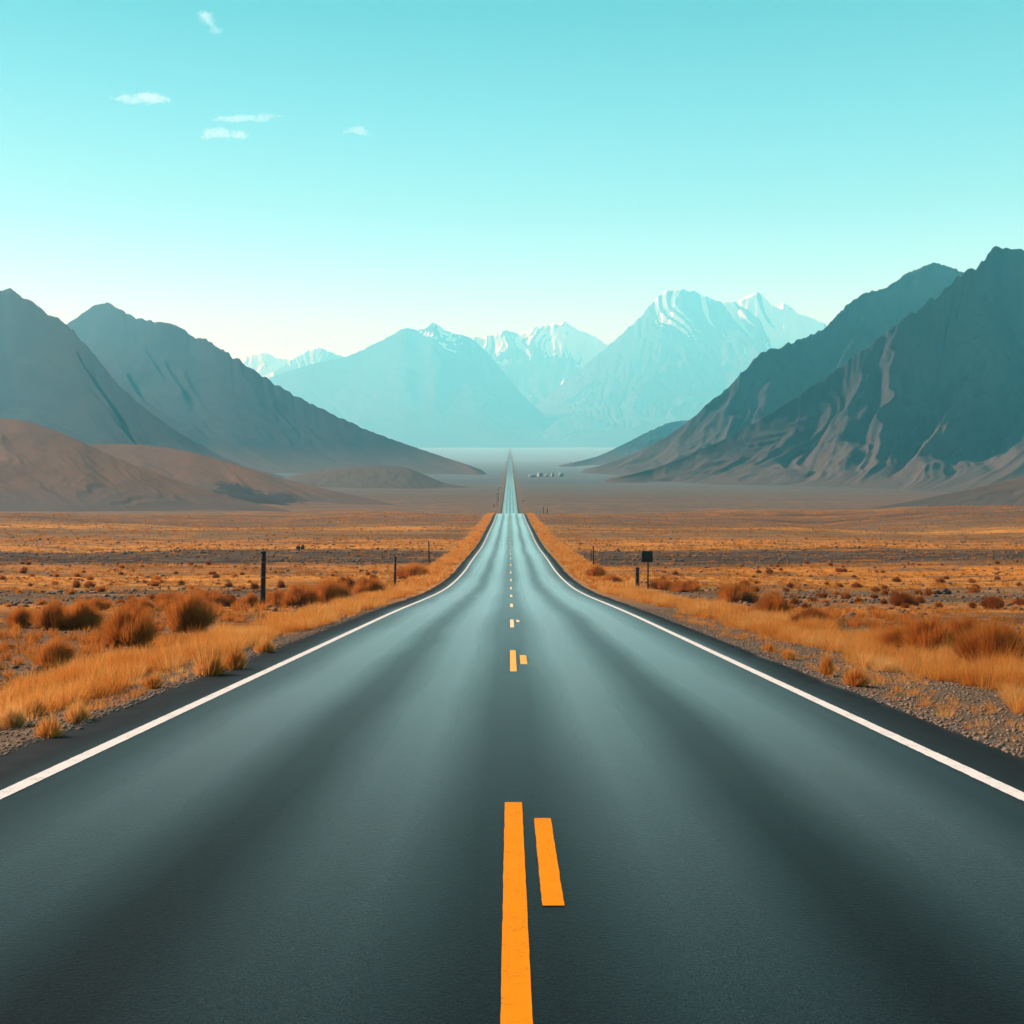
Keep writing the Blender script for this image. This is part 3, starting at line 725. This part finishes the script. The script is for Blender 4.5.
def plant(kind, px, py, w, h, label, group, var=0, near=None, name=None):
    """kind: rust / dark_rust shrub or grass tuft; px, py foot of the plant in the picture, w x h its size there"""
    Z = ground_hit(px, py); k = Z/F
    X = (px-HX)*k; rad = w*k/2*(1.5 if kind == 'tuft' else 1.32); hh = h*k*(1.5 if kind == 'tuft' else 1.22)
    big = w >= 18
    mat = M['grass'] if kind == 'tuft' else M[kind]
    nb, wd = (6500, 0.0095) if big else (900, 0.03)
    if kind == 'tuft': nb, wd = (1100, 0.024)
    me, tm = plant_mesh((kind, big, var % 4), nb, wd, mat, 10*(var % 4)+3+(100 if big else 0), 0.5 if kind == 'tuft' else 0.66, (26 if big else 0) if kind != 'tuft' else 0)
    nm = name or ('grass_tuft' if kind == 'tuft' else 'shrub')
    o = bpy.data.objects.new(nm, me); COL.objects.link(o)
    Y = Z + rad*0.6
    o.location = (X, Y, float(gz(X, Y)) - 0.02); o.scale = (rad, rad*0.85, hh)
    o.rotation_euler.z = (var*2.4 + px*0.37) % 6.28
    tag(o, label, 'grass tuft' if kind == 'tuft' else 'shrub', group)
    if tm:
        s = bpy.data.objects.new('stem', tm); COL.objects.link(s); s.parent = o
    return o
GL, GR = 'rust shrubs left of the road', 'rust shrubs right of the road'
for k, a in enumerate([
    ('rust', 123, 648, 62, 42, 'largest rounded rust shrub, left of the road beside the verge grass', GL),
    ('rust', 184, 632, 54, 38, 'rounded rust shrub with dark base, next right of the largest one', GL),
    ('rust', 74, 630, 42, 29, 'dark based rust shrub, right one of the touching row at the left', GL),
    ('rust', 46, 630, 40, 29, 'dark based rust shrub, middle one of the touching row at the left', GL),
    ('rust', 16, 628, 28, 21, 'small rust shrub, left one of the touching row at the left', GL),
    ('rust', 48, 671, 42, 31, 'rust shrub rising behind the verge grass nearest on the left', GL),
    ('rust', 90, 611, 34, 13, 'low spreading rust shrub behind the touching row at the left', GL),
    ('rust', 134, 611, 32, 14, 'low rust shrub right behind the largest rounded shrub', GL),
    ('rust', 165, 606, 40, 14, 'wide flat rust shrub behind the shrub with dark base', GL),
    ('rust', 205, 606, 36, 16, 'orange rust shrub at the right shoulder of the dark based one', GL),
    ('dark_rust', 228, 606, 18, 12, 'dark small shrub left of the tall fence post', GL),
    ('rust', 249, 607, 20, 14, 'rust shrub just left of the tall fence post foot', GL),
    ('rust', 276, 606, 26, 15, 'rust shrub just right of the tall fence post foot', GL),
    ('rust', 298, 607, 36, 22, 'rust shrub with dark stems, second right of the tall post', GL),
    ('rust', 326, 604, 42, 24, 'broad rust shrub midway between the two nearer left posts', GL),
    ('dark_rust', 344, 592, 26, 15, 'dark topped shrub behind the broad shrub between left posts', GL),
    ('rust', 366, 595, 36, 18, 'rounded rust shrub just left of the thin middle post', GL),
    ('rust', 412, 579, 42, 15, 'low rust shrub right of the thin middle post', GL),
    ('dark_rust', 75, 588, 10, 8.5, 'small dark shrub on orange ground, left of a pair', GL),
    ('dark_rust', 88, 588, 12, 7, 'small dark shrub on orange ground, right of a pair', GL),
    ('rust', 53, 585, 9, 5, 'small rust tussock left of the dark pair of shrubs', GL),
    ('rust', 153, 586, 12, 6, 'small low shrub on the orange belt above the shrub row', GL),
    ('dark_rust', 180, 585, 8, 5, 'tiny dark shrub right of the small low one', GL),
    ('dark_rust', 253, 590, 10, 8, 'small dark shrub behind the tall fence post', GL),
    ('dark_rust', 280, 588, 10, 8, 'small dark shrub behind and right of the tall fence post', GL),
    ('rust', 597, 579, 24, 14, 'orange rust shrub left of the short post at the right verge', GR),
    ('rust', 613, 584, 22, 9, 'low rust shrub touching the grass left of the short post', GR),
    ('rust', 664, 590, 30, 11, 'low rust shrub right of the dark sign foot', GR),
    ('rust', 688, 592, 36, 12, 'long low rust shrub, second right of the dark sign', GR),
    ('rust', 738, 603, 40, 19, 'lumpy rust shrub with dark knobs, right of the dark sign', GR),
    ('dark_rust', 725, 596, 12, 11, 'dark knob of shrub on the left of the lumpy shrub', GR),
    ('dark_rust', 746, 588, 12, 8, 'dark knob of shrub on top behind the lumpy shrub', GR),
    ('dark_rust', 756, 603, 10, 9, 'dark knob of shrub on the right of the lumpy shrub', GR),
    ('rust', 777, 613, 34, 20, 'rounded orange shrub with dark right side, right verge', GR),
    ('dark_rust', 796, 606, 10, 9, 'small dark shrub beside a pale bare patch', GR),
    ('dark_rust', 806, 609, 9, 7, 'small black shrub on the pale bare patch', GR),
    ('dark_rust', 818, 626, 44, 17, 'dark rust shrub standing in golden grass, right verge', GR),
    ('dark_rust', 791, 588, 9, 6.5, 'single dark shrub high on the grey belt, right side', GR),
    ('dark_rust', 858, 588, 13, 6, 'flat dark shrub on the grey belt, right side', GR),
    ('dark_rust', 825, 598, 8, 6, 'small rust knob in the orange belt, left of several', GR),
    ('dark_rust', 815, 602, 12, 5, 'flat rust knob below the orange belt', GR),
    ('dark_rust', 860, 603, 9, 6, 'small rust knob left of the black based shrub cluster', GR),
    ('dark_rust', 876, 599, 9, 6, 'small rust knob among the orange belt cluster', GR),
    ('dark_rust', 886, 596, 8, 7, 'upper rust knob of the orange belt cluster', GR),
    ('dark_rust', 885, 604, 8, 6, 'lower rust knob of the orange belt cluster', GR),
    ('dark_rust', 905, 606, 25, 14, 'black based round shrub on the plain, right side', GR),
    ('dark_rust', 917, 606, 8, 7, 'small shrub touching the black based round shrub', GR),
    ('dark_rust', 920, 596, 10, 7, 'left shrub of the pair beside the dark rocks', GR),
    ('dark_rust', 930, 596, 10, 8, 'right shrub of the pair beside the dark rocks', GR),
    ('dark_rust', 974, 608, 9, 7, 'small shrub right of the dark rocks on the plain', GR),
    ('dark_rust', 997, 609, 22, 13, 'dark shrub close to the right edge, on the plain', GR),
    ('dark_rust', 1003, 633, 14, 8, 'low dark shrub on grey stones at the right edge', GR),
    ('rust', 938, 654, 62, 36, 'large rust shrub with dark heart in the right verge grass', GR),
    ('rust', 972, 654, 50, 36, 'large rust shrub, middle of the right verge row', GR),
    ('rust', 1006, 668, 70, 44, 'large rust shrub cut by the right edge, nearest of its row', GR),
    ('rust', 902, 648, 38, 19, 'low rust shrub left of the large one in the right verge grass', GR),
]): plant(*a, var=k)
GT = 'grass tufts on the gravel'
for k, a in enumerate([
    ('tuft', 829, 676, 15, 20, 'narrow upright golden tuft alone on the right gravel', GT),
    ('tuft', 860, 688, 26, 18, 'round golden tuft alone on the right gravel, lower one', GT),
    ('tuft', 44, 742, 28, 22, 'round golden tuft at the left asphalt edge, nearest one', GT),
    ('tuft', 73, 726, 26, 22, 'golden tuft with dark base near the left asphalt edge', GT),
    ('tuft', 28, 718, 26, 20, 'golden tuft behind the nearest left one', GT),
    ('tuft', 205, 679, 34, 26, 'bushy golden tuft where the left gravel narrows', GT),
    ('tuft', 232, 672, 24, 22, 'golden tuft right of the bushy one at the left edge', GT),
    ('tuft', 8, 730, 26, 22, 'golden tuft cut by the left edge', GT),
    ('tuft', 150, 690, 20, 14, 'small pale tuft in the middle of the left gravel', GT),
    ('tuft', 262, 655, 22, 16, 'golden tuft further up the left gravel', GT),
    ('tuft', 770, 652, 14, 9, 'small tuft low on the right gravel by the asphalt', GT),
    ('tuft', 790, 660, 16, 9, 'flat tuft on the right gravel left of the upright one', GT),
]): plant(*a, var=k)
# many small shrubs dotted over the plain
r = np.random.default_rng(5); cnt = 0
while cnt < 120:
    left = r.random() < 0.45
    px = r.random()*470 if left else 560+r.random()*464
    py = 563+48*r.random()**1.2
    if py < 588 and r.random() < 0.35: py += 10
    Z = ground_hit(px, py)
    if abs((px-HX)/F*Z) < 10: continue
    k = 4 + 4*r.random(); sc = 0.6 + (py-560)/55
    plant('dark_rust' if r.random() < 0.55 else 'rust', px, py, k*sc*1.25, k*sc*0.72, 'small rust shrub dotted over the open plain', 'small shrubs dotted over the plain', var=cnt)
    cnt += 1

# ------------------------------------------------------------------ boulders
def boulder(px, py, w, h, label, seed):
    Z = ground_hit(px, py); k = Z/F
    bm = bmesh.new(); bmesh.ops.create_icosphere(bm, subdivisions=4, radius=1)
    v = np.array([q.co for q in bm.verts]); fs = [[q.index for q in f.verts] for f in bm.faces]; bm.free()
    d = 1 + 0.35*fbm(v[:,0]*1.3+seed, v[:,2]*1.3+v[:,1]*0.9, 4, seed)
    q = np.round(d*7)/7*0.5 + d*0.5
    v = v*q[:, None]
    o = mesh_obj('rock', v*np.array([w*k/2, w*k/2.4, h*k*0.62]), fs, M['boulder'])
    X = (px-HX)*k; o.location = (X, Z+w*k/3, float(gz(X, Z+w*k/3)) + h*k*0.28)
    tag(o, label, 'rock', 'dark rocks')
boulder(298, 549.5, 4.0, 4.0, 'left half of a dark pair of rocks far on the orange field', 3)
boulder(302.3, 549.5, 3.6, 5.2, 'taller right half of a dark pair of rocks far on the orange field', 7)
boulder(5, 650, 13, 6, 'flat dark rock at the left edge among grey stones', 9)
boulder(938, 594, 7, 4, 'smaller dark rock right of the shrub pair', 12)
boulder(948, 594, 9, 5.5, 'larger dark rock right of the shrub pair', 15)
boulder(78, 734, 12, 5, 'dark stone at the left asphalt edge below a tuft', 18)

# ------------------------------------------------------------------ posts, sign, poles
def post(px, ytop, ybase, wpx, label, group, Z=None, cat='fence post', name='fence_post', mat='post', cap=True):
    Z = Z or ground_hit(px, ybase); k = Z/F; X = (px-HX)*k; zb = float(gz(X, Z))
    zt = EYE - (ytop-HY)/F*Z; w = wpx*k; H = zt - zb
    r_ = random.Random(int(px*10))
    mb = MB(); n = 10
    pts = []; rr = []
    for i in range(9):
        t = i/8; pts.append((0.02*H*math.sin(t*2.3+px)*0.5, 0, -0.25 + (H+0.25)*t)); rr.append(w/2*(1.06-0.12*t))
    mb.tube(pts, rr, n)
    o = mb.build(name, M[mat]); o.location = (X, Z, zb)
    tag(o, label, cat, group)
    if cap and wpx > 2:
        c = MB(); c.box((pts[-1][0], 0, H+0.012), (w*1.02, w*1.02, 0.05), 0.8, 0.01); c.build('post_top', M[mat], o)
        s_ = MB()
        for hh in (0.82, 0.55): s_.tube([(pts[-1][0]-w*0.6, -w*0.52, H*hh), (pts[-1][0]+w*0.6, -w*0.52, H*hh)], 0.006, 5)
        s_.build('wire_staple', M['wire'], o)
    return o, (X, Z, zb, H, k)
GF = 'fence posts beside the road'
post(263, 552, 607, 5.2, 'thick tall dark post, nearest on the left side', GF)
post(395, 557, 587, 2.4, 'thin dark post, second on the left side', GF)
post(429, 541, 562, 1.4, 'thin far post, third on the left side', GF, Z=99)
o, (X, Z, zb, H, k) = post(637.5, 568, 588.5, 4.0, 'short stout post left of the dark sign', GF)
mb = MB(); mb.box((-3.2*k/2-0.02, -0.02, H-0.12), (0.09, 0.05, 0.10), 1, 0.01); mb.build('reflector', M['reflector'], o)
post(593.5, 546, 561, 1.4, 'thin far post on the right side, left of the sign', GF, Z=100)
post(591, 549, 561, 0.9, 'thinner far stake beside the far right post', GF, Z=101)
for px, yt, yb, Z, lab in ((543.5, 507, 512.5, 525, 'left stake of a pair far beyond the brow'), (547.3, 508, 512, 530, 'right stake of a pair far beyond the brow'),
                           (494, 504, 507.5, 585, 'far stake left of the road beyond the brow'), (523, 500, 504, 640, 'far stake right of the road beyond the brow')):
    post(px, yt, yb, 0.9, lab, 'far stakes beyond the brow', Z=Z, cat='stake', name='stake')
# back of a road sign
Z = ground_hit(647.5, 589); k = Z/F; X = (647.5-HX)*k; zb = float(gz(X, Z))
sg = bpy.data.objects.new('road_sign', None); COL.objects.link(sg); sg.location = (X, Z, zb)
tag(sg, 'dark square sign board on a thin rusty post, right of the road', 'road sign')
zt = EYE-(551-HY)/F*Z - zb; zm = EYE-(562-HY)/F*Z - zb
mb = MB(); mb.box((-0.3*k, 0, (zm+zt)/2), (11*k, 0.03, zt-zm), 1, 0.004); mb.build('sign_board', M['steel'], sg)
mb = MB(); mb.box((0.6*k, 0.045, (zt-0.05)/2-0.15), (1.5*k, 0.05, zt-0.05+0.3), 1, 0.006); mb.build('sign_post', M['rusty'], sg)
mb = MB()
for f_ in (0.25, 0.75): mb.box((-0.3*k, -0.022, zm+(zt-zm)*f_), (9.4*k, 0.012, 0.035), 1, 0.002)
mb.build('bracket', M['steel'], sg)
# loose loops of wire between post and sign
mb = MB()
for j, (ph, rr) in enumerate(((0.0, 0.17), (0.6, 0.14), (1.3, 0.12))):
    mb.tube([(0.10*j-0.1+rr*math.cos(t/24*6.28), 0.04*j, 0.40+0.12*j+rr*0.55*math.sin(t/24*6.28+ph)) for t in range(25)], 0.008, 5)
wr = mb.build('wire_coil', M['wire']); wr.location = (X-4.6*k, Z, zb)
tag(wr, 'loose coil of fence wire between the stout post and the sign', 'wire coil')
# utility poles along the far stretch of road
def pole(px, yt, yb, Z, label):
    k = Z/F; X = (px-HX)*k; zb = float(gz(X, Z)); H = EYE-(yt-HY)/F*Z - zb
    mb = MB(); mb.tube([(0, 0, -0.3), (0, 0, H)], [0.17, 0.12], 8)
    o = mb.build('utility_pole', M['post']); o.location = (X, Z, zb)
    tag(o, label, 'utility pole', 'utility poles along the far road')
    mb = MB(); mb.box((0.9, -0.16, H-0.5), (2.6, 0.12, 0.16)); mb.build('crossarm', M['post'], o)
pole(498.3, 487, 500, 650, 'wooden utility pole with a crossarm left of the far road')
pole(497.0, 493, 504, 600, 'shorter utility pole nearer than the one with clear crossarm')

# ------------------------------------------------------------------ far white houses
def house(px, py, w, h, depth, label, rz):
    Z = ground_hit(px, py); k = Z/F; X = (px-HX)*k; zb = float(gz(X, Z))
    W_, H_, D_ = w*k, h*k*0.68, depth
    e = bpy.data.objects.new('house', None); COL.objects.link(e); e.location = (X, Z, zb); e.rotation_euler.z = rz
    tag(e, label, 'house', 'white houses of the far hamlet')
    mb = MB(); mb.box((0, 0, H_/2-0.3), (W_, D_, H_+0.6)); mb.build('wall', M['housewall'], e)
    rh = h*k*0.32; o_ = 0.3
    x0, x1, y0, y1 = -W_/2-o_, W_/2+o_, -D_/2-o_, D_/2+o_
    mb = MB(); mb.add([(x0,y0,H_+.01),(x1,y0,H_+.01),(x1,y1,H_+.01),(x0,y1,H_+.01),(x0,0,H_+rh),(x1,0,H_+rh)], [(0,1,5,4),(2,3,4,5),(0,4,3),(1,2,5),(3,2,1,0)])
    mb.build('roof', M['houseroof'], e)
    for s_ in (-0.28, 0.28):
        mb = MB(); mb.box((W_*s_, -D_/2-0.03, H_*0.55), (min(1.0, W_*0.16), 0.06, H_*0.32)); mb.build('window', M['window'], e)
    mb = MB(); mb.box((0, -D_/2-0.03, H_*0.36), (0.9, 0.06, H_*0.72)); mb.build('door', M['window'], e)
for a in ((532, 477, 7, 2.2, 6, 'long low white shed, leftmost of the far hamlet', 0.05), (540, 476.5, 3.6, 4, 6, 'tall white house next right of the long low shed', 0.3),
          (546.5, 477, 3, 2.4, 5, 'small white house in the middle of the far hamlet', -0.2), (552.5, 476.5, 2.4, 3.4, 5, 'narrow white house right of the small middle house', 0.1),
          (561, 476.5, 4.2, 3.8, 7, 'white house at the right end of the far hamlet', -0.15)): house(*a)
